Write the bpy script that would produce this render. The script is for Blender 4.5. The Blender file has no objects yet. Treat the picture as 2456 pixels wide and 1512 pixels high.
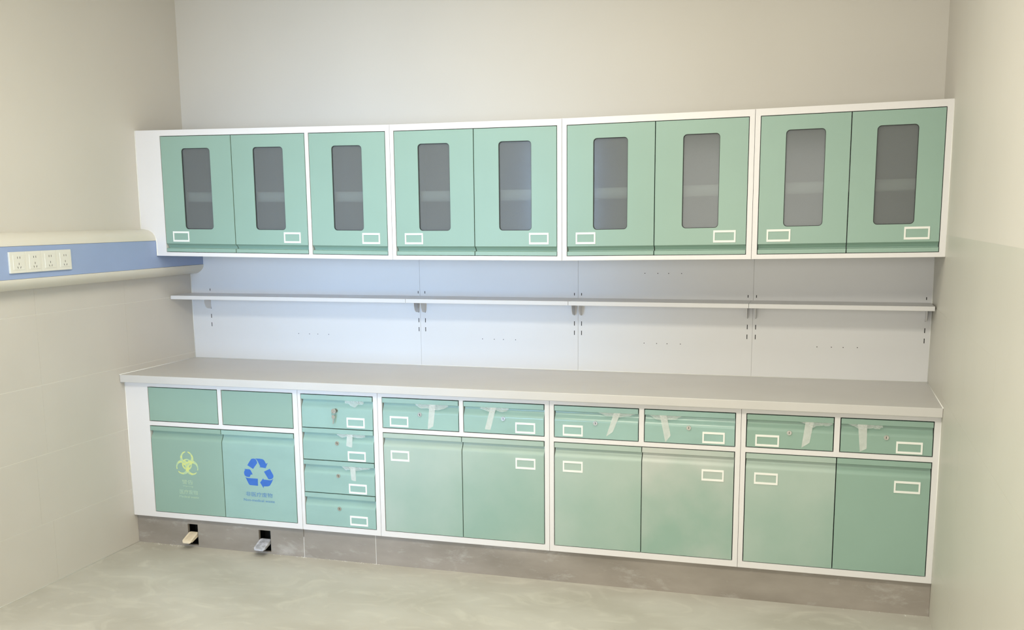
import bpy, bmesh, math, random
from mathutils import Vector, Matrix
random.seed(7)
S = bpy.context.scene
COL = S.collection
# ------------------------------------------------------------------ camera
def make_camera():
    C = Vector((2.81042, -4.80445, 1.59127)); yaw, pit, rol, f = -0.29773, 0.16700, 0.01002, 2469.7
    r0 = Vector((math.cos(yaw), -math.sin(yaw), 0)); f0 = Vector((math.sin(yaw), math.cos(yaw), 0)); ez = Vector((0, 0, 1))
    F = f0*math.cos(pit) - ez*math.sin(pit); u1 = f0*math.sin(pit) + ez*math.cos(pit)
    R = r0*math.cos(rol) - u1*math.sin(rol); U = r0*math.sin(rol) + u1*math.cos(rol)
    cd = bpy.data.cameras.new('camera'); cam = bpy.data.objects.new('camera', cd); COL.objects.link(cam)
    M = Matrix.Identity(4)
    for i in range(3):
        M[i][0] = R[i]; M[i][1] = U[i]; M[i][2] = -F[i]; M[i][3] = C[i]
    cam.matrix_world = M
    cd.sensor_fit = 'HORIZONTAL'; cd.sensor_width = 36; cd.lens = 36*f/2456
    cd.shift_x = 14.12/2456; cd.shift_y = 181.05/2456
    cd.clip_start = .05
    S.camera = cam
make_camera()
# ------------------------------------------------------------------ world, lights, exposure
w = bpy.data.worlds.new('world'); S.world = w; w.use_nodes = True
w.node_tree.nodes['Background'].inputs[0].default_value = (.75, .87, 1, 1)
w.node_tree.nodes['Background'].inputs[1].default_value = 1.0
S.view_settings.view_transform = 'Standard'; S.view_settings.look = 'None'
S.view_settings.exposure = 0.47
S.cycles.use_denoising = True; S.cycles.denoising_input_passes = 'RGB_ALBEDO_NORMAL'; S.cycles.denoising_prefilter = 'ACCURATE'; S.view_settings.gamma = 1; S.view_settings.use_curve_mapping = False
def area(name, loc, target, sx, sy, power, col, spread=180):
    d = bpy.data.lights.new(name, 'AREA'); d.shape = 'RECTANGLE'; d.size = sx; d.size_y = sy
    d.energy = power; d.color = col; d.spread = math.radians(spread)
    o = bpy.data.objects.new(name, d); COL.objects.link(o); o.location = loc
    o.rotation_euler = (Vector(target)-Vector(loc)).to_track_quat('-Z', 'Y').to_euler()
    return o
XL, XR, YR, ZC = -.4216, 3.2708, -6.3, 2.95
area('daylight_doorway', (.27, YR+.06, 1.30), (.60, 0, 1.22), .54, 2.2, 6.3, (.36, .62, 1), 31)
area('daylight_window', (2.13, YR+.06, 1.60), (2.1, 0, 1.2), 1.72, 1.30, 34, (1, .95, .85), 170)
area('added_ceiling_fill', (1.65, -3.4, ZC-.07), (1.65, -3.4, 0), 1.18, .58, 54, (1, .935, .78))  # unseen ceiling lights, added as fill to brighten the room
area('added_ceiling_fill', (1.45, -1.5, ZC-.07), (1.45, -1.5, 0), 1.18, .58, 15, (1, .94, .80))
# ------------------------------------------------------------------ materials
def mat(name, col, rough=.5, metal=0, noise=0, nscale=8, bump=0, bscale=60, coat=0, alpha=1, trans=0, spec=.5, col2=None, stretch=(1, 1, 1), detail=4, contrast=None, coatrough=.05, ior=1.45):
    m = bpy.data.materials.new(name); m.use_nodes = True; nt = m.node_tree; b = nt.nodes['Principled BSDF']
    c = (*col, 1)
    b.inputs['Base Color'].default_value = c; b.inputs['Roughness'].default_value = rough; b.inputs['Metallic'].default_value = metal
    b.inputs['Coat Weight'].default_value = coat; b.inputs['Coat Roughness'].default_value = coatrough
    b.inputs['Alpha'].default_value = alpha; b.inputs['Transmission Weight'].default_value = trans; b.inputs['IOR'].default_value = ior
    b.inputs['Specular IOR Level'].default_value = spec
    tc = nt.nodes.new('ShaderNodeTexCoord'); mp = nt.nodes.new('ShaderNodeMapping'); mp.inputs['Scale'].default_value = stretch
    nt.links.new(tc.outputs['Object'], mp.inputs[0])
    if noise:
        n = nt.nodes.new('ShaderNodeTexNoise'); n.inputs['Scale'].default_value = nscale; n.inputs['Detail'].default_value = detail
        nt.links.new(mp.outputs[0], n.inputs[0])
        r = nt.nodes.new('ShaderNodeValToRGB'); lo, hi = contrast or (.35, .65)
        r.color_ramp.elements[0].position = lo; r.color_ramp.elements[1].position = hi
        k = 1-noise
        r.color_ramp.elements[0].color = (*(col2 or [x*k for x in col]), 1); r.color_ramp.elements[1].color = c
        nt.links.new(n.outputs[0], r.inputs[0]); nt.links.new(r.outputs[0], b.inputs['Base Color'])
    if bump:
        n2 = nt.nodes.new('ShaderNodeTexNoise'); n2.inputs['Scale'].default_value = bscale; n2.inputs['Detail'].default_value = 3
        nt.links.new(mp.outputs[0], n2.inputs[0])
        bp = nt.nodes.new('ShaderNodeBump'); bp.inputs['Strength'].default_value = bump; bp.inputs['Distance'].default_value = .004
        nt.links.new(n2.outputs[0], bp.inputs['Height']); nt.links.new(bp.outputs[0], b.inputs['Normal'])
    return m
GREEN = (.285, .43, .365)
M = dict(
    wall=mat('plaster_paint', (.68, .655, .605), .55, noise=.03, nscale=2, bump=.06, bscale=90),
    tile=mat('glazed_wall_tile', (.62, .595, .55), .42, noise=.04, nscale=2.5, bump=.02, bscale=20),
    tile_right=mat('glazed_wall_tile_right', (.605, .595, .535), .42, noise=.03, nscale=2.5, bump=.02, bscale=20),
    grout=mat('pale_grout', (.80, .79, .74), .8),
    ceil=mat('ceiling_paint', (.80, .79, .76), .8, noise=.02),
    white=mat('white_powder_coat', (.78, .77, .78), .32, noise=.02, nscale=4),
    panel=mat('white_back_panel', (.72, .725, .74), .36, noise=.02, nscale=3),
    shelf=mat('shelf_coating', (.72, .72, .73), .35, noise=.02),
    inner=mat('cabinet_inside', (.55, .56, .57), .6, noise=.03),
    green=mat('sage_green_enamel', GREEN, .34, noise=.04, nscale=3, bump=.01, bscale=200),
    film=mat('green_enamel_under_film', (.32, .50, .46), .3, noise=.10, nscale=5, bump=.25, bscale=14, coat=.35, coatrough=.2, stretch=(1, 1, 2.2), contrast=(.3, .7)),
    label=mat('label_holder_white', (.88, .89, .86), .4, noise=.02),
    edge_shade=mat('glass_edge_shade', (.03, .035, .035), .6),  # near-black colour standing in for shade in the glass recess
    steel=mat('brushed_steel', (.62, .62, .60), .25, metal=1, noise=.05, nscale=60),
    slot=mat('dark_slot', (.01, .01, .01), .9),
    ivory=mat('ivory_rail_paint', (.74, .72, .65), .4, noise=.02),
    blue=mat('blue_rail_strip', (.33, .43, .68), .42, noise=.05, nscale=4),
    socket=mat('socket_plastic', (.78, .78, .72), .35, noise=.02),
    worktop=mat('pale_solid_surface', (.60, .59, .575), .42, noise=.04, nscale=4, bump=.01, bscale=120),
    beige=mat('beige_pedal', (.82, .72, .56), .45, noise=.08, nscale=60),
    grey_wrap=mat('grey_wrapped_pedal', (.62, .64, .72), .3, noise=.45, nscale=38, bump=.6, bscale=70, coat=.5, stretch=(1, 1, 2.5)),
    bio=mat('faded_yellow_print', (.66, .72, .25), .5, noise=.2, nscale=70, col2=(.45, .62, .40), contrast=(.4, .55)),
    bio2=mat('faded_pale_print', (.52, .66, .43), .5, noise=.2, nscale=80, col2=(.42, .60, .48), contrast=(.4, .6)),
    blueprint=mat('blue_print', (.045, .16, .56), .45, noise=.1, nscale=30),
    blueprint2=mat('blue_lettering', (.12, .27, .52), .5, noise=.1, nscale=60),
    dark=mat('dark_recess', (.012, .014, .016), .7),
    dust=mat('white_plaster_dust', (.85, .84, .82), .9, noise=.1, nscale=200, bump=.5, bscale=300),
    smudge=mat('dry_smear', (.60, .58, .50), .7),
    alu=mat('window_frame_aluminium', (.7, .71, .72), .4, metal=.6, noise=.03),
)
def make_floor_mat():
    m = mat('dusty_screed', (.545, .535, .49), .62, noise=1, nscale=2.2, col2=(.44, .425, .375), stretch=(1, 1.5, 1), detail=9, contrast=(.28, .62), bump=.12, bscale=30)
    nt = m.node_tree; b = nt.nodes['Principled BSDF']; old = b.inputs['Base Color'].links[0].from_socket
    tc = nt.nodes.new('ShaderNodeTexCoord'); mp = nt.nodes.new('ShaderNodeMapping'); mp.inputs['Rotation'].default_value = (0, 0, .5); mp.inputs['Scale'].default_value = (1.7, 2.7, 1)
    nt.links.new(tc.outputs['Object'], mp.inputs[0])
    n = nt.nodes.new('ShaderNodeTexNoise'); n.inputs['Scale'].default_value = 2.1; n.inputs['Detail'].default_value = 10; n.inputs['Distortion'].default_value = 2.4
    nt.links.new(mp.outputs[0], n.inputs[0])
    r = nt.nodes.new('ShaderNodeValToRGB'); r.color_ramp.elements[0].position = .52; r.color_ramp.elements[1].position = .72
    r.color_ramp.elements[1].color = (.38, .38, .38, 1)
    nt.links.new(n.outputs[0], r.inputs[0])
    mx = nt.nodes.new('ShaderNodeMix'); mx.data_type = 'RGBA'
    nt.links.new(r.outputs[0], mx.inputs['Factor']); nt.links.new(old, mx.inputs['A']); mx.inputs['B'].default_value = (.70, .69, .62, 1)
    nt.links.new(mx.outputs['Result'], b.inputs['Base Color'])
    return m
M['floor'] = make_floor_mat()
def make_plinth_mat():
    m = mat('dusty_grey_plinth', (.38, .345, .31), .42, noise=1, nscale=3, col2=(.25, .225, .195), stretch=(1, 1, 2.5), detail=8, contrast=(.3, .7), bump=.1, bscale=25)
    nt = m.node_tree; b = nt.nodes['Principled BSDF']; old = b.inputs['Base Color'].links[0].from_socket
    n = nt.nodes.new('ShaderNodeTexNoise'); n.inputs['Scale'].default_value = 4.5; n.inputs['Detail'].default_value = 12; n.inputs['Roughness'].default_value = .72; n.inputs['Distortion'].default_value = .25
    mp = nt.nodes['Mapping']; nt.links.new(mp.outputs[0], n.inputs[0])
    r = nt.nodes.new('ShaderNodeValToRGB'); r.color_ramp.elements[0].position = .54; r.color_ramp.elements[1].position = .82; r.color_ramp.elements[1].color = (.75, .75, .75, 1)
    nt.links.new(n.outputs[0], r.inputs[0])
    mx = nt.nodes.new('ShaderNodeMix'); mx.data_type = 'RGBA'
    nt.links.new(r.outputs[0], mx.inputs['Factor']); nt.links.new(old, mx.inputs['A']); mx.inputs['B'].default_value = (.62, .61, .60, 1)
    nt.links.new(mx.outputs['Result'], b.inputs['Base Color'])
    return m
M['plinth'] = make_plinth_mat()
M['glass'] = None
M['clear'] = mat('window_glass', (.9, .95, .95), .02, trans=1, noise=.01)
def see_through(name, col, fac, rough=.3, bump=0, bscale=80):
    m = mat(name, col, rough, noise=.08, nscale=60, bump=bump, bscale=bscale); nt = m.node_tree; b = nt.nodes['Principled BSDF']
    t = nt.nodes.new('ShaderNodeBsdfTransparent'); x = nt.nodes.new('ShaderNodeMixShader'); x.inputs[0].default_value = fac
    nt.links.new(t.outputs[0], x.inputs[1]); nt.links.new(b.outputs[0], x.inputs[2])
    nt.links.new(x.outputs[0], nt.nodes['Material Output'].inputs[0]); return m
def make_glass():
    m = mat('tinted_grey_glass', (.235, .25, .258), .3, spec=.3, coat=.62, coatrough=.11, noise=.03, nscale=5); nt = m.node_tree; b = nt.nodes['Principled BSDF']
    t = nt.nodes.new('ShaderNodeBsdfTransparent'); t.inputs[0].default_value = (.9, .95, .95, 1); x = nt.nodes.new('ShaderNodeMixShader'); x.inputs[0].default_value = .45
    nt.links.new(t.outputs[0], x.inputs[1]); nt.links.new(b.outputs[0], x.inputs[2])
    nt.links.new(x.outputs[0], nt.nodes['Material Output'].inputs[0]); return m
M['glass'] = make_glass()
def make_dusty(c2):
    m = mat('green_enamel_with_dust', GREEN, .42, noise=1, nscale=1.6, col2=c2, detail=6, contrast=(.40, .66), bump=.02, bscale=60); return m
M['dusty'] = make_dusty((.40, .505, .45)); M['dustier'] = make_dusty((.53, .565, .53))
M['tape'] = see_through('translucent_tape', (.97, .98, .96), .5)
M['plastic'] = see_through('clear_crumpled_film', (.88, .92, .92), .34, .15, bump=.8, bscale=60)
# ------------------------------------------------------------------ helpers
class MB:
    def __init__(s): s.v = []; s.f = []
    def box(s, x0, x1, y0, y1, z0, z1):
        n = len(s.v)
        s.v += [(x, y, z) for x in (x0, x1) for y in (y0, y1) for z in (z0, z1)]
        s.f += [tuple(n+i for i in q) for q in ((0, 1, 3, 2), (4, 6, 7, 5), (0, 4, 5, 1), (2, 3, 7, 6), (0, 2, 6, 4), (1, 5, 7, 3))]; return s
    def prism_x(s, prof, x0, x1):      # prof: (y,z) loop
        n = len(s.v); k = len(prof)
        s.v += [(x0, y, z) for y, z in prof]+[(x1, y, z) for y, z in prof]
        s.f += [(n+i, n+(i+1) % k, n+k+(i+1) % k, n+k+i) for i in range(k)]
        s.f += [tuple(n+i for i in range(k))[::-1], tuple(n+k+i for i in range(k))]; return s
    def prism_y(s, prof, y0, y1):      # prof: (x,z) loop
        n = len(s.v); k = len(prof)
        s.v += [(x, y0, z) for x, z in prof]+[(x, y1, z) for x, z in prof]
        s.f += [(n+i, n+k+i, n+k+(i+1) % k, n+(i+1) % k) for i in range(k)]
        s.f += [tuple(n+i for i in range(k)), tuple(n+k+i for i in range(k))[::-1]]; return s
    def ring_y(s, outer, inner, y0, y1):   # equal length loops of (x,z)
        n = len(s.v); k = len(outer)
        for loop, y in ((outer, y0), (inner, y0), (outer, y1), (inner, y1)): s.v += [(x, y, z) for x, z in loop]
        for i in range(k):
            j = (i+1) % k
            s.f += [(n+i, n+j, n+k+j, n+k+i), (n+2*k+i, n+3*k+i, n+3*k+j, n+2*k+j), (n+i, n+2*k+i, n+2*k+j, n+j), (n+k+i, n+k+j, n+3*k+j, n+3*k+i)]
        return s
    def tube(s, pts, r, seg=8, close=False):
        n = len(s.v); P = [Vector(p) for p in pts]; k = len(P)
        for i, p in enumerate(P):
            a = P[(i-1) % k] if (i or close) else p; b = P[(i+1) % k] if (i < k-1 or close) else p
            t = (b-a).normalized(); up = Vector((0, 0, 1)) if abs(t.z) < .9 else Vector((1, 0, 0))
            u = t.cross(up).normalized(); v = t.cross(u)
            s.v += [tuple(p+u*math.cos(q*math.tau/seg)*r+v*math.sin(q*math.tau/seg)*r) for q in range(seg)]
        for i in range(k if close else k-1):
            j = (i+1) % k
            for q in range(seg): s.f.append((n+i*seg+q, n+i*seg+(q+1) % seg, n+j*seg+(q+1) % seg, n+j*seg+q))
        if not close: s.f += [tuple(n+q for q in range(seg))[::-1], tuple(n+(k-1)*seg+q for q in range(seg))]
        return s
    def grid(s, rows):
        n = len(s.v); w_ = len(rows[0])
        for r in rows: s.v += [tuple(p) for p in r]
        for i in range(len(rows)-1):
            for j in range(w_-1): a = n+i*w_+j; s.f.append((a, a+1, a+w_+1, a+w_))
        return s
    def build(s, name, m, parent=None, bevel=0, seg=2, smooth=False, warp=None, origin=None):
        v = [(x, y, z+warp(x)) for x, y, z in s.v] if warp else s.v
        o0 = Vector(parent.location) if parent is not None and parent.type == 'EMPTY' else Vector((0, 0, 0))
        if parent is not None and parent.type != 'EMPTY' and parent.parent: o0 = Vector(parent.parent.location)
        me = bpy.data.meshes.new(name); me.from_pydata([tuple(Vector(p)-o0) for p in v], [], s.f)
        me.validate()
        bm = bmesh.new(); bm.from_mesh(me); bmesh.ops.recalc_face_normals(bm, faces=bm.faces)
        if bevel:
            es = [e for e in bm.edges if len(e.link_faces) == 2 and e.calc_face_angle(0) > .5]
            bmesh.ops.bevel(bm, geom=es, offset=bevel, segments=seg, affect='EDGES', profile=.5, clamp_overlap=True)
        bm.to_mesh(me); bm.free()
        if smooth:
            for p in me.polygons: p.use_smooth = True
        me.materials.append(m)
        o = bpy.data.objects.new(name, me); COL.objects.link(o)
        if parent is not None: o.parent = parent
        return o
def tag(o, label, cat, group=None):
    o['label'] = label; o['category'] = cat
    if group: o['group'] = group
    return o
def thing(name, label, cat, loc, group=None):
    o = bpy.data.objects.new(name, None); COL.objects.link(o); o.location = loc; o.empty_display_size = .1
    return tag(o, label, cat, group)
def struct(o): o['kind'] = 'structure'; return o
def rrect(x0, x1, z0, z1, r, seg=6):
    pts = []
    for cx, cz, a0 in ((x1-r, z1-r, 0), (x0+r, z1-r, 90), (x0+r, z0+r, 180), (x1-r, z0+r, 270)):
        for i in range(seg+1):
            a = math.radians(a0+90*i/seg); pts.append((cx+r*math.cos(a), cz+r*math.sin(a)))
    return pts
def disc(cx, cz, r, n=16): return [(cx+r*math.cos(i*math.tau/n), cz+r*math.sin(i*math.tau/n)) for i in range(n)]
def interp(x, tab):
    for (a, b), (c, d) in zip(tab, tab[1:]):
        if x <= c: return b+(d-b)*(x-a)/(c-a)
    return tab[-1][1]
# ------------------------------------------------------------------ room shell
T = .12
struct(MB().box(XL-T, XR+T, YR-T, T, -.1, 0).build('floor', M['floor']))
struct(MB().box(XL-T, XR+T, YR-T, T, ZC, ZC+.1).build('ceiling', M['ceil']))
struct(MB().box(XL-T, XR+T, 0, T, 0, ZC).build('wall_back', M['wall']))
wl = struct(MB().box(XL-T, XL-.004, YR, 0, 0, 1.504).box(XL-T, XL, YR, 0, 1.504, ZC).build('wall_left', M['wall']))
wr = struct(MB().box(XR+.004, XR+T, YR, 0, 0, 1.504).box(XR, XR+T, YR, 0, 1.504, ZC).build('wall_right', M['wall']))
MB().box(XL-.004, XL-.0008, YR, -.001, 0, 1.5036).build('grout', M['grout'], wl)
MB().box(XR+.0008, XR+.004, YR, -.001, 0, 1.5036).build('grout', M['tile_right'], wr)
ZR = [0, .277, .583, .888, 1.196, 1.5041]
def tiles(x0, x1, m, parent, gap, gy):
    cache = {}
    for i in range(5):
        off = -.5634 if i % 2 == 0 or i == 3 else -.634
        ys = [-.002, off]
        while ys[-1] > YR+.62: ys.append(ys[-1]-.6)
        ys.append(YR+.001)
        for a, b in zip(ys, ys[1:]):
            jit = random.uniform(-.00025, .00025)
            mb = MB().box(x0+jit, x1+jit, b+gy, a-gy, ZR[i]+gap, ZR[i+1]-gap)
            mb.build('tile', m, parent)
tiles(XL-.0035, XL, M['tile'], wl, .0010, .0004)
tiles(XR, XR+.0035, M['tile_right'], wr, .00012, .00012)
# rear wall behind the photographer, with a doorway and a window
wb = MB()
wb.box(XL-T, -.02, YR-T, YR, 0, ZC).box(-.02, .56, YR-T, YR, 2.45, ZC).box(.56, 1.22, YR-T, YR, 0, ZC).box(1.22, XR+T, YR-T, YR, 0, .92).box(1.22, XR+T, YR-T, YR, 2.28, ZC)
wb.box(1.22, 1.24, YR-T, YR, .92, 2.28).box(3.02, XR+T, YR-T, YR, .92, 2.28)
struct(wb.build('wall_rear', M['wall']))
d1 = struct(MB().box(-.06, -.005, YR-.02, YR+.02, 0, 2.47).box(.545, .60, YR-.02, YR+.02, 0, 2.47).box(-.005, .545, YR-.02, YR+.02, 2.43, 2.49).build('door_1', M['white']))
w1 = struct(MB().box(1.20, 3.06, YR-.02, YR+.02, .88, .93).box(1.20, 3.06, YR-.02, YR+.02, 2.27, 2.32).box(1.20, 1.26, YR-.02, YR+.02, .93, 2.27).box(3.0, 3.06, YR-.02, YR+.02, .93, 2.27).box(2.1, 2.15, YR-.02, YR+.02, .93, 2.27).build('window_1', M['alu']))
MB().box(1.26, 2.1, YR-.006, YR-.001, .93, 2.27).box(2.15, 3.0, YR-.006, YR-.001, .93, 2.27).build('pane', M['clear'], w1)
for i, (y, lx) in enumerate(((-3.4, .2), (-1.5, 0))):  # panel bodies added around the two ceiling fill lights
    lt = thing('added_fill_panel', ('added ceiling fill lamp over the middle of the room', 'added ceiling fill lamp nearer the cabinet wall')[i], 'lamp', (1.45+lx, y, ZC))
    MB().box(.83+lx, 2.07+lx, y-.32, y-.29, ZC-.05, ZC).box(.83+lx, 2.07+lx, y+.29, y+.32, ZC-.05, ZC).box(.83+lx, .86+lx, y-.29, y+.29, ZC-.05, ZC).box(2.04+lx, 2.07+lx, y-.29, y+.29, ZC-.05, ZC).build('frame', M['white'], lt)
    MB().box(.86+lx, 2.04+lx, y-.29, y+.29, ZC-.04, ZC-.02).build('diffuser', M['label'], lt)
# ------------------------------------------------------------------ wall rail with sockets
RD = .083; RX = XL+RD
def arc(cx, cz, r, a0, a1, n=8): return [(cx+r[0]*math.cos(math.radians(a0+(a1-a0)*i/n)), cz+r[1]*math.sin(math.radians(a0+(a1-a0)*i/n))) for i in range(n+1)]
def xprism(mb, prof, y0, y1): return mb.prism_y(prof, y0, y1)
rail = thing('service_rail', 'long ivory wall rail with a blue centre strip on the left wall', 'rail', (XL, -3.0, 1.43))
top = [(XL, 1.549)]+arc(XL+.012, 1.4935, (RD-.012, .0555), 90, 0, 20)+[(XL, 1.4935)]
bot = [(XL, 1.3585)]+arc(XL+.012, 1.3585, (RD-.012, .0495), 0, -90, 20)+[(XL, 1.309)]
MB().prism_y(top, -5.6, -.001).build('top_cover', M['ivory'], rail)
MB().prism_y(bot, -5.6, -.001).build('bottom_cover', M['ivory'], rail)
MB().box(XL, RX-.002, -5.6, -.001, 1.3593, 1.4927).build('centre_strip', M['blue'], rail)['label'] = 'blue centre strip'
MB().box(XL+.001, RX-.001, -5.64, -5.6005, 1.309, 1.549).build('end_cap', M['ivory'], rail)
lab = ['leftmost', 'second from left', 'third from left', 'rightmost']
for i in range(4):
    a = -1.3835+.0905*i; b = a+.0898; x = RX-.002
    s = thing('power_socket', f'ivory two-and-three-pin socket on the blue rail strip, {lab[i]} of the four', 'socket', (x, (a+b)/2, 1.384), 'row of four power sockets on the blue rail strip')
    MB().box(x, x+.009, a, b, 1.3843, 1.4708).build('face_plate', M['socket'], s, bevel=.0015)
    c = (a+b)/2+.004; fx = x+.009
    MB().box(fx-.001, fx+.0015, c-.031, c+.031, 1.397, 1.459).build('insert', M['socket'], s, bevel=.001)
    for dy, z, t in ((-.0065, 1.447, 0), (.0065, 1.447, 0), (0, 1.4215, 0), (-.0075, 1.407, .35), (.0075, 1.407, -.35)):
        hb = MB(); hh = .0042; wv = .0011
        p = [(-wv, -hh), (wv, -hh), (wv, hh), (-wv, hh)]
        q = [(c+dy+u*math.cos(t)-v*math.sin(t), z+u*math.sin(t)+v*math.cos(t)) for u, v in p]
        n = len(hb.v); hb.v += [(fx+.0014, y_, z_) for y_, z_ in q]+[(fx+.0018, y_, z_) for y_, z_ in q]
        hb.f += [(0, 1, 2, 3), (7, 6, 5, 4), (0, 4, 5, 1), (1, 5, 6, 2), (2, 6, 7, 3), (3, 7, 4, 0)]
        hb.build('pin_hole', M['slot'], s)
# ------------------------------------------------------------------ back panels between the cabinets
px = [XL+.0005, .892, 1.701, 2.515, XR-.0005]
plab = ['white back panel behind the left end of the worktop, next to the blue rail', 'white back panel behind the worktop, second from the blue rail', 'white back panel with two rows of screw holes, third from the blue rail', 'white back panel behind the right end of the worktop, beside the right wall']
slots = [[-.308, .8828], [.9183, 1.683], [1.7177, 2.492], [2.529, 3.2466]]
dots = [[(.207, 1.0015), (.270, 1.001), (.318, 1.001), (.380, 1.001)], [(1.218, .9985), (1.279, .998), (1.326, .998), (1.388, .998)],
        [(2.0196, .998), (2.0786, .998), (2.1275, .998), (2.1897, .998), (2.0194, 1.326), (2.0797, 1.326), (2.13, 1.326), (2.1895, 1.326)],
        [(2.80, 1.0015), (2.862, 1.0015), (2.912, 1.0015), (2.972, 1.0025)]]
for i in range(4):
    t = thing('back_panel', plab[i], 'panel', ((px[i]+px[i+1])/2, -.002, .858), 'white wall panels between worktop and wall cabinets')
    MB().box(px[i]+.0003, px[i+1]-.0003, -.003, -.0004, .8585, 1.4065 if i != 2 else 1.401).build('sheet', M['panel'], t, bevel=.0006, seg=1)
    for x in slots[i]:
        for z0 in (1.0395, 1.0845, 1.1295, 1.2245):
            hh = .0105 if z0 < 1.12 else .006
            MB().box(x-.0017, x+.0017, -.0034, -.0029, z0-hh, z0+hh).build('slot', M['slot'], t)
    for x, z in dots[i]:
        r = .0021
        MB().prism_y(disc(x, z, r, 8), -.0034, -.0029).build('screw_hole', M['slot'], t)
# ------------------------------------------------------------------ open shelf in four lengths
sx = [XL+.001, .893, 1.6985, 2.508, XR-.006]
slab = ['thin white wall shelf, leftmost length beside the left wall', 'thin white wall shelf, second length from the left wall', 'thin white wall shelf, second length from the right wall', 'thin white wall shelf, rightmost length beside the right wall']
def bracket(mb, x):
    P = [(-.0032, 1.1868), (-.076, 1.1868), (-.076, 1.1815)]
    P += [(-.010-.058*math.cos(math.radians(a))**.7, 1.176-.050*math.sin(math.radians(a))) for a in (0, 15, 30, 45, 60, 72, 82)]
    P += [(-.012, 1.1250), (-.0032, 1.1280)]
    return mb.prism_x(P, x-.0015, x+.0015)
for i in range(4):
    t = thing('wall_shelf', slab[i], 'shelf', ((sx[i]+sx[i+1])/2, 0, 1.187), 'white shelf lengths in a row')
    MB().box(sx[i]+.0006, sx[i+1]-.0006, -.197, -.0035, 1.187, 1.2065).build('board', M['shelf'], t, bevel=.0012, seg=2)
    for x in slots[i]:
        bracket(MB(), x).build('shelf_bracket', M['inner'] if 0 else M['shelf'], t)
# ------------------------------------------------------------------ doors and drawers
FT = .026
def lip_profile(yf, z0, z1, up=True):
    # up: lip and finger groove along the top edge; else along the bottom edge
    if up:
        return [(yf+FT, z1), (yf-.003, z1), (yf-.003, z1-.0205), (yf, z1-.0222), (yf+.0165, z1-.0228)]+[(yf+.0165*.5*(1+math.cos(math.pi*i_/10)), z1-.029-.036*i_/10) for i_ in range(11)]+[(yf, z0), (yf+FT, z0)]
    return [(yf+FT, z0), (yf, z0), (yf, z0+.016), (yf+.003, z0+.0175), (yf+.020, z0+.0185), (yf+.0205, z0+.022), (yf+.014, z0+.031), (yf+.004, z0+.038), (yf, z0+.040), (yf, z1), (yf+FT, z1)]
def label_holder(p, x0, x1, z0, z1, yf, warp=None, lbl=None):
    w_ = .0085
    outer = [(x0, z0), (x1, z0), (x1, z1), (x0, z1)]; inner = [(x0+w_*.75, z0+w_), (x1-w_*.75, z0+w_), (x1-w_*.75, z1-w_), (x0+w_*.75, z1-w_)]
    return MB().ring_y(outer, inner, yf-.0022, yf+.0003).build('label_holder', M['label'], p, warp=warp)
def lock(p, x, z, yf):
    o = MB().ring_y(disc(x, z, .0098, 20), disc(x, z, .0062, 20), yf-.004, yf+.001).prism_y(disc(x, z, .0064, 16), yf-.0028, yf+.001).build('lock', M['steel'], p, bevel=.0004, seg=1)
    return MB().box(x-.0011, x+.0011, yf-.0032, yf-.0026, z-.0042, z+.0042).build('keyhole', M['slot'], p)
def tape(p, pts, z0, yf, lipz):
    # pts: top-left x, top-right x, bottom-left (x,z), bottom-right (x,z)
    (a, b, (c, zc), (d, zd)) = pts
    rows = []; n = 10
    for i in range(n+1):
        k = i/n; zl = z0+(zc-z0)*k; zr = z0+(zd-z0)*k; row = []
        for j in range(6):
            u = j/5; x = (a+(c-a)*k)*(1-u)+(b+(d-b)*k)*u; z = zl*(1-u)+zr*u
            row.append((x, yf-.0012-.0007*math.sin(i*1.7+j)*(.4+k) - (.0015 if i == 0 else 0), z))
        rows.append(row)
    return MB().grid(rows).build('tape_strip', M['tape'], p, smooth=True)
def flap(p, x0, x1, ztop, yf, seed, h=.020):
    # crumpled end of protective film bridging the finger groove
    rnd = random.Random(seed); rows = []; n = 22
    zt = [rnd.uniform(-.001, .001) for _ in range(n+1)]; kn = [rnd.uniform(-.010, .005) for _ in range(n//4+3)]; zb = [kn[j//4]*(1-(j % 4)/4)+kn[j//4+1]*(j % 4)/4+rnd.uniform(-.0008, .0008) for j in range(n+1)]
    for i in range(6):
        k = i/5; row = []
        for j in range(n+1):
            u = j/n; taper = math.sin(math.pi*min(max(u, .04), .96))**.55
            x = x0+(x1-x0)*u+rnd.uniform(-.001, .001)
            z = ztop+zt[j]-k*h*taper+zb[j]*k
            row.append((x, yf-.0008-rnd.uniform(0, .0028)*(1-abs(2*k-1)*.5), z))
        rows.append(row)
    return MB().grid(rows).build('film_flap', M['plastic'], p)
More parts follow.
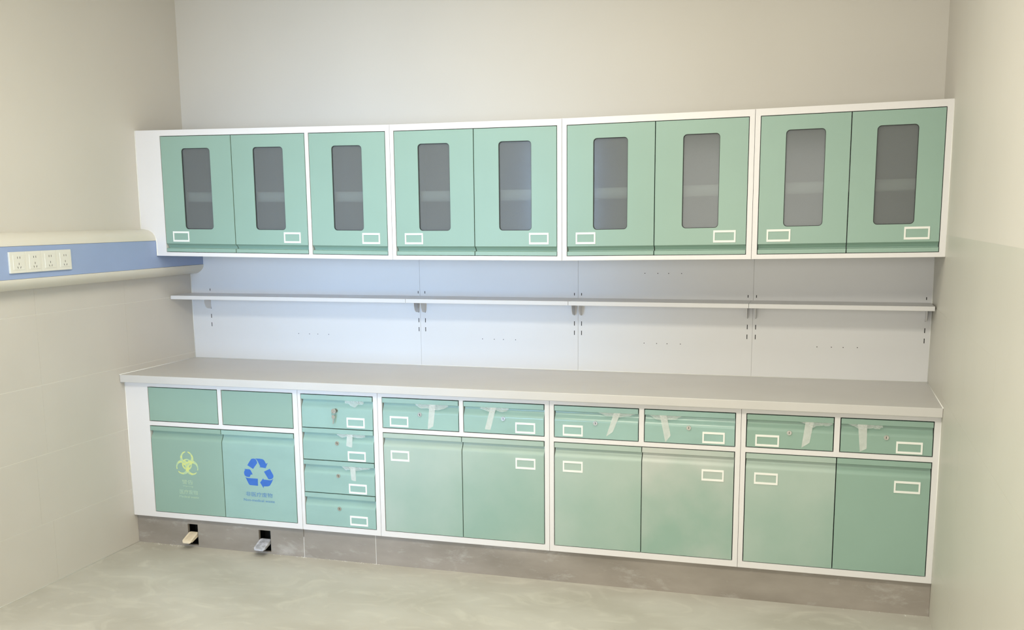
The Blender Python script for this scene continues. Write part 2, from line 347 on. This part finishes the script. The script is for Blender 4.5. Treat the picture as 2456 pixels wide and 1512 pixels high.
def text_mesh(body, x0, x1, zc, h, yf, m, parent, name, shx=0):
    cu = bpy.data.curves.new('t', 'FONT'); cu.body = body; cu.extrude = .02; cu.align_x = 'LEFT'; cu.resolution_u = 3
    if hasattr(cu, 'offset'): cu.offset = 0
    o = bpy.data.objects.new('t', cu); COL.objects.link(o)
    dg = bpy.context.evaluated_depsgraph_get(); me = bpy.data.meshes.new_from_object(o.evaluated_get(dg))
    bpy.data.objects.remove(o)
    xs = [v.co.x for v in me.vertices] or [0, 1]; ys = [v.co.y for v in me.vertices] or [0, 1]
    ax, bx, ay, by = min(xs), max(xs), min(ys), max(ys); o0 = Vector(parent.parent.location)
    for v in me.vertices:
        x = x0+(v.co.x-ax)/(bx-ax)*(x1-x0); z = zc-h/2+(v.co.y-ay)/(by-ay)*h
        v.co = Vector((x, yf-(.0004 if v.co.z > 0 else 0), z))-o0
    bm = bmesh.new(); bm.from_mesh(me); bmesh.ops.remove_doubles(bm, verts=bm.verts, dist=1e-6); bmesh.ops.triangulate(bm, faces=bm.faces); bmesh.ops.recalc_face_normals(bm, faces=bm.faces); bm.to_mesh(me); bm.free()
    for p_ in me.polygons: p_.use_smooth = False
    me.name = name
    me.materials.append(m); r = bpy.data.objects.new(name, me); COL.objects.link(r); r.parent = parent; return r
# ------------------------------------------------------------------ wall cabinets
YU = -.3996; ZUt, ZUb, ZDt, ZDb = 2.012, 1.409, 1.9829, 1.4289
OFF = [(XL, .0115), (.921, -.006), (1.7195, -.008), (2.5262, 0), (XR, .0105)]
zo = lambda x: interp(x, OFF)
units = [
    (XL, .921, [(-.2811, .1064), (.1064, .4943), (.5148, .8983)], 'long white wall cabinet with three sage green doors, notched around the blue rail'),
    (.921, 1.7195, [(.9408, 1.3193), (1.3193, 1.6982)], 'white wall cabinet with two sage green doors, next right of the three-door one'),
    (1.7195, 2.5262, [(1.7422, 2.1215), (2.1215, 2.5036)], 'white wall cabinet with two green doors, third from the left wall'),
    (2.5262, XR, [(2.5489, 2.8985), (2.8985, 3.2453)], 'white wall cabinet with two green doors, against the right wall')]
glass = [(-.1662, -.0102), (.2214, .3793), (.6298, .7809), (1.0552, 1.206), (1.4343, 1.5832), (1.8575, 2.0061), (2.2375, 2.3879), (2.6492, 2.8025), (2.9955, 3.1487)]
ulab = [(-.2394, -.1486), (.3679, .4554), (.7723, .8605), (.9838, 1.0722), (1.5717, 1.6604), (1.7818, 1.8685), (2.3691, 2.4606), (2.585, 2.6793), (3.1135, 3.2083)]
gi = 0
NOTCH = [(XL+.0005, 1.5505), (-.405, 1.5495), (-.385, 1.5455), (-.366, 1.5360), (-.350, 1.5215), (-.3405, 1.503), (RX+.0015, 1.4845), (RX+.0015, 1.4205)]
for ui, (x0, x1, doors, lb) in enumerate(units):
    t = thing('wall_cabinet', lb, 'cabinet', ((x0+x1)/2, -.2, ZUb), 'row of white and green wall cabinets')
    mb = MB(); bx0 = x0+.0008 if ui else doors[0][0]-.022; bx1 = x1-.0008; yb = -.0006
    # open carcass
    mb.box(bx0, bx0+.016, YU+FT+.002, yb, ZUb, ZUt).box(bx1-.016, bx1, YU+FT+.002, yb, ZUb, ZUt)
    mb.box(bx0+.016, bx1-.016, YU+FT+.002, yb, ZUt-.016, ZUt).box(bx0+.016, bx1-.016, YU+FT+.002, yb, ZUb, ZUb+.016).box(bx0+.016, bx1-.016, yb-.006, yb, ZUb+.016, ZUt-.016)
    mb.build('carcass', M['inner'], t, warp=zo)
    # face frame
    fr = MB(); y0, y1 = YU, YU+FT+.002
    fx0 = bx0 if ui else doors[0][0]-.0012
    fr.box(fx0, bx1, y0, y1, ZDt+.0015, ZUt).box(fx0, bx1, y0, y1, ZUb, ZDb-.0015)
    if ui: fr.box(fx0, doors[0][0]-.001, y0, y1, ZDb-.0015, ZDt+.0015)
    fr.box(doors[-1][1]+.001, bx1, y0, y1, ZDb-.0015, ZDt+.0015)
    if ui == 0: fr.box(doors[1][1]+.001, doors[2][0]-.001, y0, y1, ZDb-.0015, ZDt+.0015)
    fr.build('face_frame', M['white'], t, warp=zo)
    q = [(YU+FT+.018+.014*(1-math.cos(math.radians(a_))), 1.694+.024*math.sin(math.radians(a_))) for a_ in range(-90, 91, 15)]+[(-.01, 1.718), (-.01, 1.712), (-.34, 1.712), (-.34, 1.670)]
    MB().prism_x(q, bx0+.018, bx1-.018).build('inner_shelf', M['label'], t, warp=zo)
    if ui == 0:
        poly = [(x, z-zo(x)) for x, z in NOTCH]+[(RX+.0015, ZUb), (fx0, ZUb), (fx0, ZUt), (XL+.0005, ZUt)]
        MB().prism_y(poly[::-1], y0, y1).build('filler_panel', M['white'], t, warp=zo)
        pts = [(x, YU-.001, z) for x, z in NOTCH]+[(RX+.0015, YU-.001, 1.4205)]
        MB().tube([(XL+.001, YU-.0005, ZUt+.011)]+pts[:-1]+[(RX+.0015, YU-.0005, ZUb+.011)], .0026, 6).build('sealant_bead', M['label'], t, smooth=True)
    for a, b in doors:
        g0, g1 = glass[gi]; l0, l1 = ulab[gi]
        da, db = a+.0019, b-.0019; z0, z1 = ZDb+.001, ZDt-.0015; yf = YU
        # main sheet with rounded window cut-out
        gz0, gz1 = 1.5395, 1.9245
        inner = rrect(g0, g1, gz0, gz1, .016, 6)
        zs = z0+.040
        cx, cz = (g0+g1)/2, (gz0+gz1)/2
        outer = []
        for (x, z) in inner:      # outward points on the rectangle, one for each point of the cut-out
            outer.append((x, z))
        seg = 7
        corner = [(db, z1), (da, z1), (da, zs), (db, zs)]
        outer = []
        for ci in range(4):
            cxx, czz = corner[ci]
            for k in range(seg):
                ix, iz = inner[ci*seg+k]; h = seg//2
                if k == h: outer.append((cxx, czz))
                elif (k < h) == (ci % 2 == 0): outer.append((cxx, iz if ci in (0, 2) else iz))
                else: outer.append((ix, czz))
        sheet = MB().ring_y(outer, inner, yf, yf+FT)
        prof = [(y, z) for y, z in lip_profile(yf, z0, zs, False) if z <= zs+1e-6]
        sheet.prism_x(prof, da, db)
        d = sheet.build('door', M['green'], t, warp=zo)
        MB().ring_y(rrect(g0-.0005, g1+.0005, gz0-.0005, gz1+.0005, .0165), rrect(g0+.0022, g1-.0022, gz0+.0022, gz1-.0022, .014), yf+.003, yf+.012).build('glass_shade_ring', M['edge_shade'], d, warp=zo)  # dark ring added to paint the recess shadow around the glass
        MB().prism_y(rrect(g0+.001, g1-.001, gz0+.001, gz1-.001, .015), yf+.007, yf+.011).build('glass_pane', M['glass'], d, warp=zo)
        label_holder(d, l0, l1, 1.4795-.0005, 1.5295-.0005, yf, warp=lambda x: zo(x)*1.0)
        gi += 1
# ------------------------------------------------------------------ worktop
wt = MB().box(XL+.0008, XR-.0008, -.6447, -.0008, .8205, .8571).build('worktop', M['worktop'], bevel=.0025)
tag(wt, 'long pale off-white worktop running over all the base cabinets', 'worktop')
# ------------------------------------------------------------------ base cabinets
YB = -.6083; ZBb, ZBt = .1465, .8199
BD0, BD1 = .1736, .6345
bases = [
    dict(x=(XL, .5135), lb='white base cabinet with yellow and blue waste symbols on its green doors', st=[-.2926, .4865], mid=(.1003, .0885, .1125), z=(.6300, .6060), kind='bin'),
    dict(x=(.5135, .915), lb='narrow white base cabinet with four stacked teal green drawers', st=[.5315, .8915], kind='drawers'),
    dict(x=(.915, 1.7155), lb='white base cabinet with two drawers over two pale green doors, right of the four-drawer unit', st=[.9385, 1.6925], mid=(1.3155, 1.3030, 1.3255), z=(.6572, .6352), kind='std'),
    dict(x=(1.7155, 2.5195), lb='white base cabinet with two whitish dusty doors under two drawers, second from right', st=[1.7370, 2.4965], mid=(2.1155, 2.1002, 2.1249), z=(.6572, .6352), kind='std'),
    dict(x=(2.5195, XR), lb='white base cabinet with two drawers over two deep green doors, against the right wall', st=[2.5410, 3.2450], mid=(2.8935, 2.8783, 2.9035), z=(.6590, .6352), kind='std')]
blab = {'d0': (.7610, .8502), 'u2': [(.9744, 1.064), (1.5632, 1.6528)], 'u3': [(1.775, 1.8626), (2.3652, 2.4556)], 'u4': [(2.577, 2.6703), (3.1122, 3.2087)]}
locks = {2: (1.1196, 1.5085), 3: (1.9166, 2.3088), 4: (2.7086, 3.0749)}
tapes = {2: [((1.1665, 1.1955, (1.156, .660), (1.183, .676)), (1.10, 1.255)), ((1.451, 1.477, (1.424, .675), (1.450, .674)), (1.405, 1.535))],
         3: [((1.996, 2.024, (1.963, .6706), (1.992, .693)), (1.93, 2.085)), ((2.1885, 2.217, (2.2135, .6600), (2.235, .690)), (2.145, 2.29))],
         4: [((2.770, 2.801, (2.757, .667), (2.788, .690)), (2.75, 2.872)), ((2.968, 3.002, (2.979, .6642), (3.004, .678)), (2.930, 3.06))]}
def fp(name, a, b, z0, z1, t, m, groove=True):
    if groove: mb = MB().prism_x(lip_profile(YB, z0, z1, True), a, b)
    else: mb = MB().box(a, b, YB+.0005, YB+FT, z0, z1)
    return mb.build(name, m, t)
for bi, B in enumerate(bases):
    x0, x1 = B['x']; t = thing('base_cabinet', B['lb'], 'cabinet', ((x0+x1)/2, -.3, ZBb), 'row of white and green base cabinets')
    a, b = B['st']; ya, yb = YB, YB+FT+.002; bx0, bx1 = x0+.0008, x1-.0008
    g = .0018
    mb = MB().box(bx0, bx0+.016, yb, -.002, ZBb, ZBt).box(bx1-.016, bx1, yb, -.002, ZBb, ZBt).box(bx0+.016, bx1-.016, yb, -.002, ZBb, ZBb+.016).box(bx0+.016, bx1-.016, -.01, -.002, ZBb+.016, ZBt).box(bx0+.016, bx1-.016, yb, -.01, ZBt-.016, ZBt)
    mb.build('carcass', M['inner'], t)
    ztop = .7966
    fr = MB().box(bx0, bx1, ya, yb, ztop+g, ZBt).box(bx0, bx1, ya, yb, ZBb, BD0-.001).box(bx0, a-g, ya, yb, BD0-.001, ztop+g).box(b+g, bx1, ya, yb, BD0-.001, ztop+g)
    if B['kind'] != 'drawers':
        zm1, zm0 = B['z']; fr.box(a-g, b+g, ya, yb, zm0+g, zm1-g)
        fr.box(B['mid'][1]+g, B['mid'][2]-g, ya, yb, zm1-g, ztop+g)
    fr.build('face_frame', M['white'], t)
    if B['kind'] == 'bin':
        fp('fixed_panel', a+g, B['mid'][1]-g, zm1+g, ztop-g, t, M['green'], False)
        fp('fixed_panel', B['mid'][2]+g, b-g, zm1+g, ztop-g, t, M['green'], False)
        dl = fp('door', a+g, B['mid'][0]-g, BD0+g, zm0-g, t, M['green']); dr = fp('door', B['mid'][0]+g, b-g, BD0+g, zm0-g, t, M['film'])
        dl['label'] = 'green door with a faded yellow biohazard sign'; dr['label'] = 'green door with a blue recycling sign'
        # --- blue recycling arrows
        rec = [[(.2329, .4396), (.2445, .4570), (.2558, .4713), (.2650, .4740), (.2736, .4736), (.2800, .4700), (.2838, .4646), (.2869, .4536), (.2629, .4234)],
               [(.2765, .4749), (.3000, .4756), (.3152, .4740), (.3215, .4715), (.3255, .4671), (.3338, .4523), (.3427, .4576), (.3305, .4311), (.2965, .4345), (.3023, .4377), (.2904, .4608), (.2851, .4690)],
               [(.2147, .4204), (.2426, .4205), (.2470, .4185), (.2501, .4147), (.2590, .3965), (.2540, .3955), (.2489, .3949), (.2426, .3827), (.2340, .3822), (.2240, .3838), (.2159, .3895), (.2128, .4011), (.2155, .4110), (.2206, .4163)],
               [(.2195, .3805), (.2260, .3780), (.2355, .3768), (.2857, .3770), (.2849, .3422), (.2428, .3431), (.2375, .3460), (.2340, .3515)],
               [(.3204, .4136), (.3525, .4296), (.3693, .3999), (.3700, .3930), (.3670, .3857), (.3600, .3805), (.3498, .3780), (.3422, .3790)],
               [(.2970, .3592), (.3146, .3809), (.3164, .3750), (.3527, .3738), (.3620, .3765), (.3685, .3820), (.3584, .3620), (.3480, .3470), (.3386, .3431), (.3155, .3415), (.3142, .3330)]]
        sy = MB()
        for P in rec:
            c = Vector((sum(p[0] for p in P)/len(P), 0, sum(p[1] for p in P)/len(P)))
            sy.prism_y(P[::-1], YB-.0005, YB+.0001)
        sy.build('recycling_sign', M['blueprint'], dr)['label'] = 'blue recycling arrows'
        text_mesh('\u975e\u533b\u7597\u5e9f\u7269', .2180, .3600, .2992, .0225, YB-.0005, M['blueprint2'], dr, 'chinese_lettering')
        text_mesh('Non-medical waste', .2050, .3700, .2700, .0125, YB-.0005, M['blueprint2'], dr, 'english_lettering')
        # --- yellow biohazard sign
        u = .00262; cx, cz = -.0985, .4230; bio = MB()
        for k in range(3):
            a0 = math.radians(90+120*k); dx, dz = math.cos(a0), math.sin(a0); N = 34
            outp = []; inn = []
            for i in range(N+1):
                th = a0+math.radians(12)+(math.tau-math.radians(24))*i/N
                outp.append((cx+u*(11*dx+14*math.cos(th)), cz+u*(11*dz+14*math.sin(th))))
                inn.append((cx+u*(13.5*dx+9.6*math.cos(th)), cz+u*(13.5*dz+9.6*math.sin(th))))
            for i in range(N):
                bio.prism_y([outp[i], inn[i], inn[i+1], outp[i+1]], YB-.0004-.0002*k, YB+.0001)
        rin = [(cx+u*8*math.cos(i*math.tau/30), cz+u*8*math.sin(i*math.tau/30)) for i in range(30)]
        rout = [(cx+u*10.6*math.cos(i*math.tau/30), cz+u*10.6*math.sin(i*math.tau/30)) for i in range(30)]
        bio.ring_y(rout, rin, YB-.0012, YB+.0001)
        bio.build('biohazard_sign', M['bio'], dl)['label'] = 'faded yellow biohazard symbol'
        text_mesh('\u8b66\u544a', -.1330, -.0720, .3350, .0215, YB-.0005, M['bio2'], dl, 'chinese_lettering')
        text_mesh('Warning', -.1300, -.0720, .3130, .0090, YB-.0005, M['bio2'], dl, 'english_lettering')
        text_mesh('\u533b\u7597\u5e9f\u7269', -.1490, -.0480, .2850, .0220, YB-.0005, M['bio2'], dl, 'chinese_lettering')
        text_mesh('Medical waste', -.1520, -.0430, .2610, .0110, YB-.0005, M['bio2'], dl, 'english_lettering')
    elif B['kind'] == 'drawers':
        zz = [.7966, .6405, .4885, .3320, .1736]
        for k in range(4):
            d = fp('drawer', a+g, b-g, zz[k+1]+g, zz[k]-g*1, t, M['film'] if k else M['film'])
            zl = (.6497, .4925, .3390, .1860)[k]
            label_holder(d, .7605, .8500, zl, zl+.0460, YB)
            lock(d, .7085, (.7262, .5724, .4185, .2611)[k], YB)
            if k == 0: flap(d, .755, .848, .7745, YB, 5, .020)
            if k == 1: tape(d, (.760, .788, (.754, .562), (.7835, .556)), .6215, YB, 0); flap(d, .71, .85, .6205, YB, 6, .016)
            if k == 2: tape(d, (.768, .796, (.774, .402), (.797, .3985)), .468, YB, 0); flap(d, .72, .87, .469, YB, 8, .016)
    else:
        zz = (zm1+g, ztop-g)
        for k in range(2):
            da, db = ((a+g, B['mid'][1]-g), (B['mid'][2]+g, b-g))[k]
            d = fp('drawer', da, db, zz[0], zz[1], t, M['film'] if bi < 4 else M['green'])
            l0, l1 = blab['u%d' % bi][k]; label_holder(d, l0, l1, .6655, .7130, YB)
            lock(d, locks[bi][k], .7262, YB)
            tp, (f0, f1) = tapes[bi][k]; tape(d, tp, .7755, YB, 0); flap(d, f0, f1, .7755, YB, bi*10+k, .018)
            da, db = ((a+g, B['mid'][0]-g), (B['mid'][0]+g, b-g))[k]
            d = fp('door', da, db, BD0+g, zm0-g, t, M['dustier'] if (bi, k) == (3, 1) else M['dusty'] if bi < 4 or k == 0 else M['green'])
            label_holder(d, l0, l1, .5070, .5550, YB)
# ------------------------------------------------------------------ keys in the top drawer
kt = thing('key_pair', 'two small steel keys hanging from the lock of the top narrow drawer', 'keys', (.7085, YB-.004, .7262))
ky = YB-.0045
MB().prism_y(disc(.7085-.003, .7262, .0115, 18), ky-.016, ky-.0135).box(.7078, .7092, ky-.014, ky+.001, .7232, .7292).build('key', M['steel'], kt, bevel=.0003, seg=1)
MB().tube([(.7045+.0085*math.cos(q*math.tau/16), ky-.015-.003*math.sin(q*math.tau/16), .7120+.0085*math.sin(q*math.tau/16)) for q in range(16)], .0009, 6, True).build('key_ring', M['steel'], kt, smooth=True)
def hung(x, z, ang, ky2):
    P = []
    for i in range(13): q = math.radians(60+(-300)*i/12-0); P.append((.0085*math.cos(q), .0085*math.sin(q)))
    bl = [(-.0028, -.008), (-.0028, -.030), (-.001, -.034), (.002, -.030), (.003, -.026), (.0022, -.023), (.003, -.019), (.0028, -.008)]
    pr = [(.0088*math.cos(math.radians(t_)), .0088*math.sin(math.radians(t_))) for t_ in range(-70, 251, 20)]+bl
    return [(x+u*math.cos(ang)-v*math.sin(ang), z+u*math.sin(ang)+v*math.cos(ang)) for u, v in pr], ky2
P, y = hung(.7035, .6995, -.05, ky-.015); MB().prism_y(P, y-.001, y+.001).build('key', M['steel'], kt)
# ------------------------------------------------------------------ plinth and pedals
YK = -.5838
h1, h2 = (-.1340, -.0775, .0085, .1150), (.2605, .3245, .0100, .1155)
p1 = thing('plinth_board', 'dusty grey plinth board under the bin cabinet with two pedal cut-outs', 'plinth', (.04, YK, 0), 'grey plinth boards under the base cabinets')
mb = MB(); ka, kb = XL+.001, .5015
mb.box(ka, h1[0], YK, YK+.015, 0, .146).box(h1[1], h2[0], YK, YK+.015, 0, .146).box(h2[1], kb, YK, YK+.015, 0, .146)
for h in (h1, h2): mb.box(h[0], h[1], YK, YK+.015, 0, h[2]).box(h[0], h[1], YK, YK+.015, h[3], .146)
mb.build('board', M['plinth'], p1)
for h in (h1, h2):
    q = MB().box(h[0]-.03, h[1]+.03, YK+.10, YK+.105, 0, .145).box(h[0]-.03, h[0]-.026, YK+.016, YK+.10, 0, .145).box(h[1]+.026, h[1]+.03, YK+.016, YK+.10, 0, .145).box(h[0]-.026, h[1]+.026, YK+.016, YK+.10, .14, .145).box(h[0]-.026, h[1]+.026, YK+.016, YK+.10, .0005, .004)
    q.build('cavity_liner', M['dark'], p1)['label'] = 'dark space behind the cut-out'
p2 = tag(MB().box(.5035, .8735, YK, YK+.015, 0, .146).build('plinth_board', M['plinth']), 'short grey plinth board between two white joints, under the four drawers', 'plinth', 'grey plinth boards under the base cabinets')
p3 = tag(MB().box(.8755, XR-.001, YK, YK+.015, 0, .146).build('plinth_board', M['plinth']), 'long grey-brown dusty plinth board reaching to the right wall', 'plinth', 'grey plinth boards under the base cabinets')
for x, n in ((.5025, 'trim_1'), (.8745, 'trim_2')):
    struct(MB().box(x-.0009, x+.0009, YK-.0008, YK+.012, 0.0, .138 if n == 'trim_2' else .100).build(n, M['dust']))
def pedal(h, m, lb, dz=0):
    cx = (h[0]+h[1])/2; t = thing('foot_pedal', lb, 'pedal', (cx, YK, .05))
    zt = h[2]+.062+dz
    # sloping pad: profile in y,z sticking out of the cut-out and dropping towards the front
    x0, x1 = h[0]+.004, h[1]-.002
    L = .075; dr = .030
    pad = MB(); n = 10; rows_t = []; rows_b = []
    loop = rrect(x0, x1, 0, L, .012, 5)
    kk = len(loop)
    def P(x, s, off): return (x, YK+.010-s, zt-dr*(s/L)**1.25-off)
    pad.v += [P(x, s, 0) for x, s in loop]+[P(x, s, .009) for x, s in loop]
    pad.f += [(i, (i+1) % kk, kk+(i+1) % kk, kk+i) for i in range(kk)]+[tuple(range(kk)), tuple(range(kk, 2*kk))[::-1]]
    pad.build('pad', m, t, bevel=.0015, seg=2)
    rib = MB()
    for k in range(5):
        xx = x0+.012+(x1-x0-.024)*k/4
        rib.prism_x([(P(0, .012, 0)[1], P(0, .012, 0)[2]), (P(0, L-.014, 0)[1], P(0, L-.014, 0)[2]), (P(0, L-.014, -.0012)[1], P(0, L-.014, -.0012)[2]), (P(0, .012, -.0012)[1], P(0, .012, -.0012)[2])], xx-.0018, xx+.0018)
    rib.build('grip_ribs', m, t)
    # side cheek / arm below the right edge running back into the hole
    MB().prism_x([(YK+.060, zt+.002), (YK-.002, zt-.004), (YK-.046, zt-.024), (YK-.046, zt-.038), (YK+.060, zt-.008)], x1-.008, x1-.003).build('arm', m, t)
    MB().box(cx-.01, cx+.01, YK+.005, YK+.0995, zt-.014, zt-.004).build('lever', M['steel'], t)
    return t
pedal(h1, M['beige'], 'beige foot pedal sticking out of the left plinth cut-out', .004)
pedal(h2, M['grey_wrap'], 'grey foot pedal in crumpled clear wrap, in the right plinth cut-out')
# ------------------------------------------------------------------ sealant beads in the corners
beads = [[(XL+.001, -.6447, .8575), (XL+.001, -.004, .8575)], [(XL+.001, -.004, .8575), (XR-.001, -.004, .8575)], [(XR-.001, -.004, .8575), (XR-.001, -.6447, .8575)],
         [(XL+.001, -.004, .859), (XL+.001, -.004, 1.309)], [(XR-.001, -.004, .859), (XR-.001, -.004, 1.405)],
         [(XL+.001, YB-.0005, .147), (XL+.001, YB-.0005, .819)], [(XR-.001, YB-.0005, .147), (XR-.001, YB-.0005, .819)], [(XR-.001, YU-.0005, 1.42), (XR-.001, YU-.0005, 2.02)],
         [(XL+.001, YK, .001), (XL+.001, -4.0, .001)]]
for i, p in enumerate(beads):
    struct(MB().tube(p, .0019, 6).build('trim_%d' % (i+3), M['label'] if i < 8 else M['grout'], smooth=True))
# ------------------------------------------------------------------ crumbs of plaster along the plinth and on the floor
cr = MB(); rnd = random.Random(3)
spots = [(rnd.uniform(-.38, -.15), YK-rnd.uniform(.001, .02)) for _ in range(30)]+[(rnd.uniform(.33, .88), YK-rnd.uniform(.001, .012)) for _ in range(50)]+[(rnd.uniform(2.9, 3.25), YK-rnd.uniform(.001, .02)) for _ in range(12)]+[(rnd.gauss(.88, .01), YK-.004) for _ in range(12)]
for x, y in spots:
    r = rnd.uniform(.0008, .0032); n = len(cr.v)
    cr.v += [(x+r*math.cos(q*math.tau/5)*rnd.uniform(.7, 1.6), y+r*math.sin(q*math.tau/5)*.8, 0.0002) for q in range(5)]+[(x, y, r*.7)]
    cr.f += [(n+q, n+(q+1) % 5, n+5) for q in range(5)]+[tuple(n+q for q in range(5))[::-1]]
o = cr.build('plaster_crumbs', M['dust']); o['kind'] = 'stuff'; tag(o, 'white plaster crumbs scattered on the floor along the plinth', 'debris')
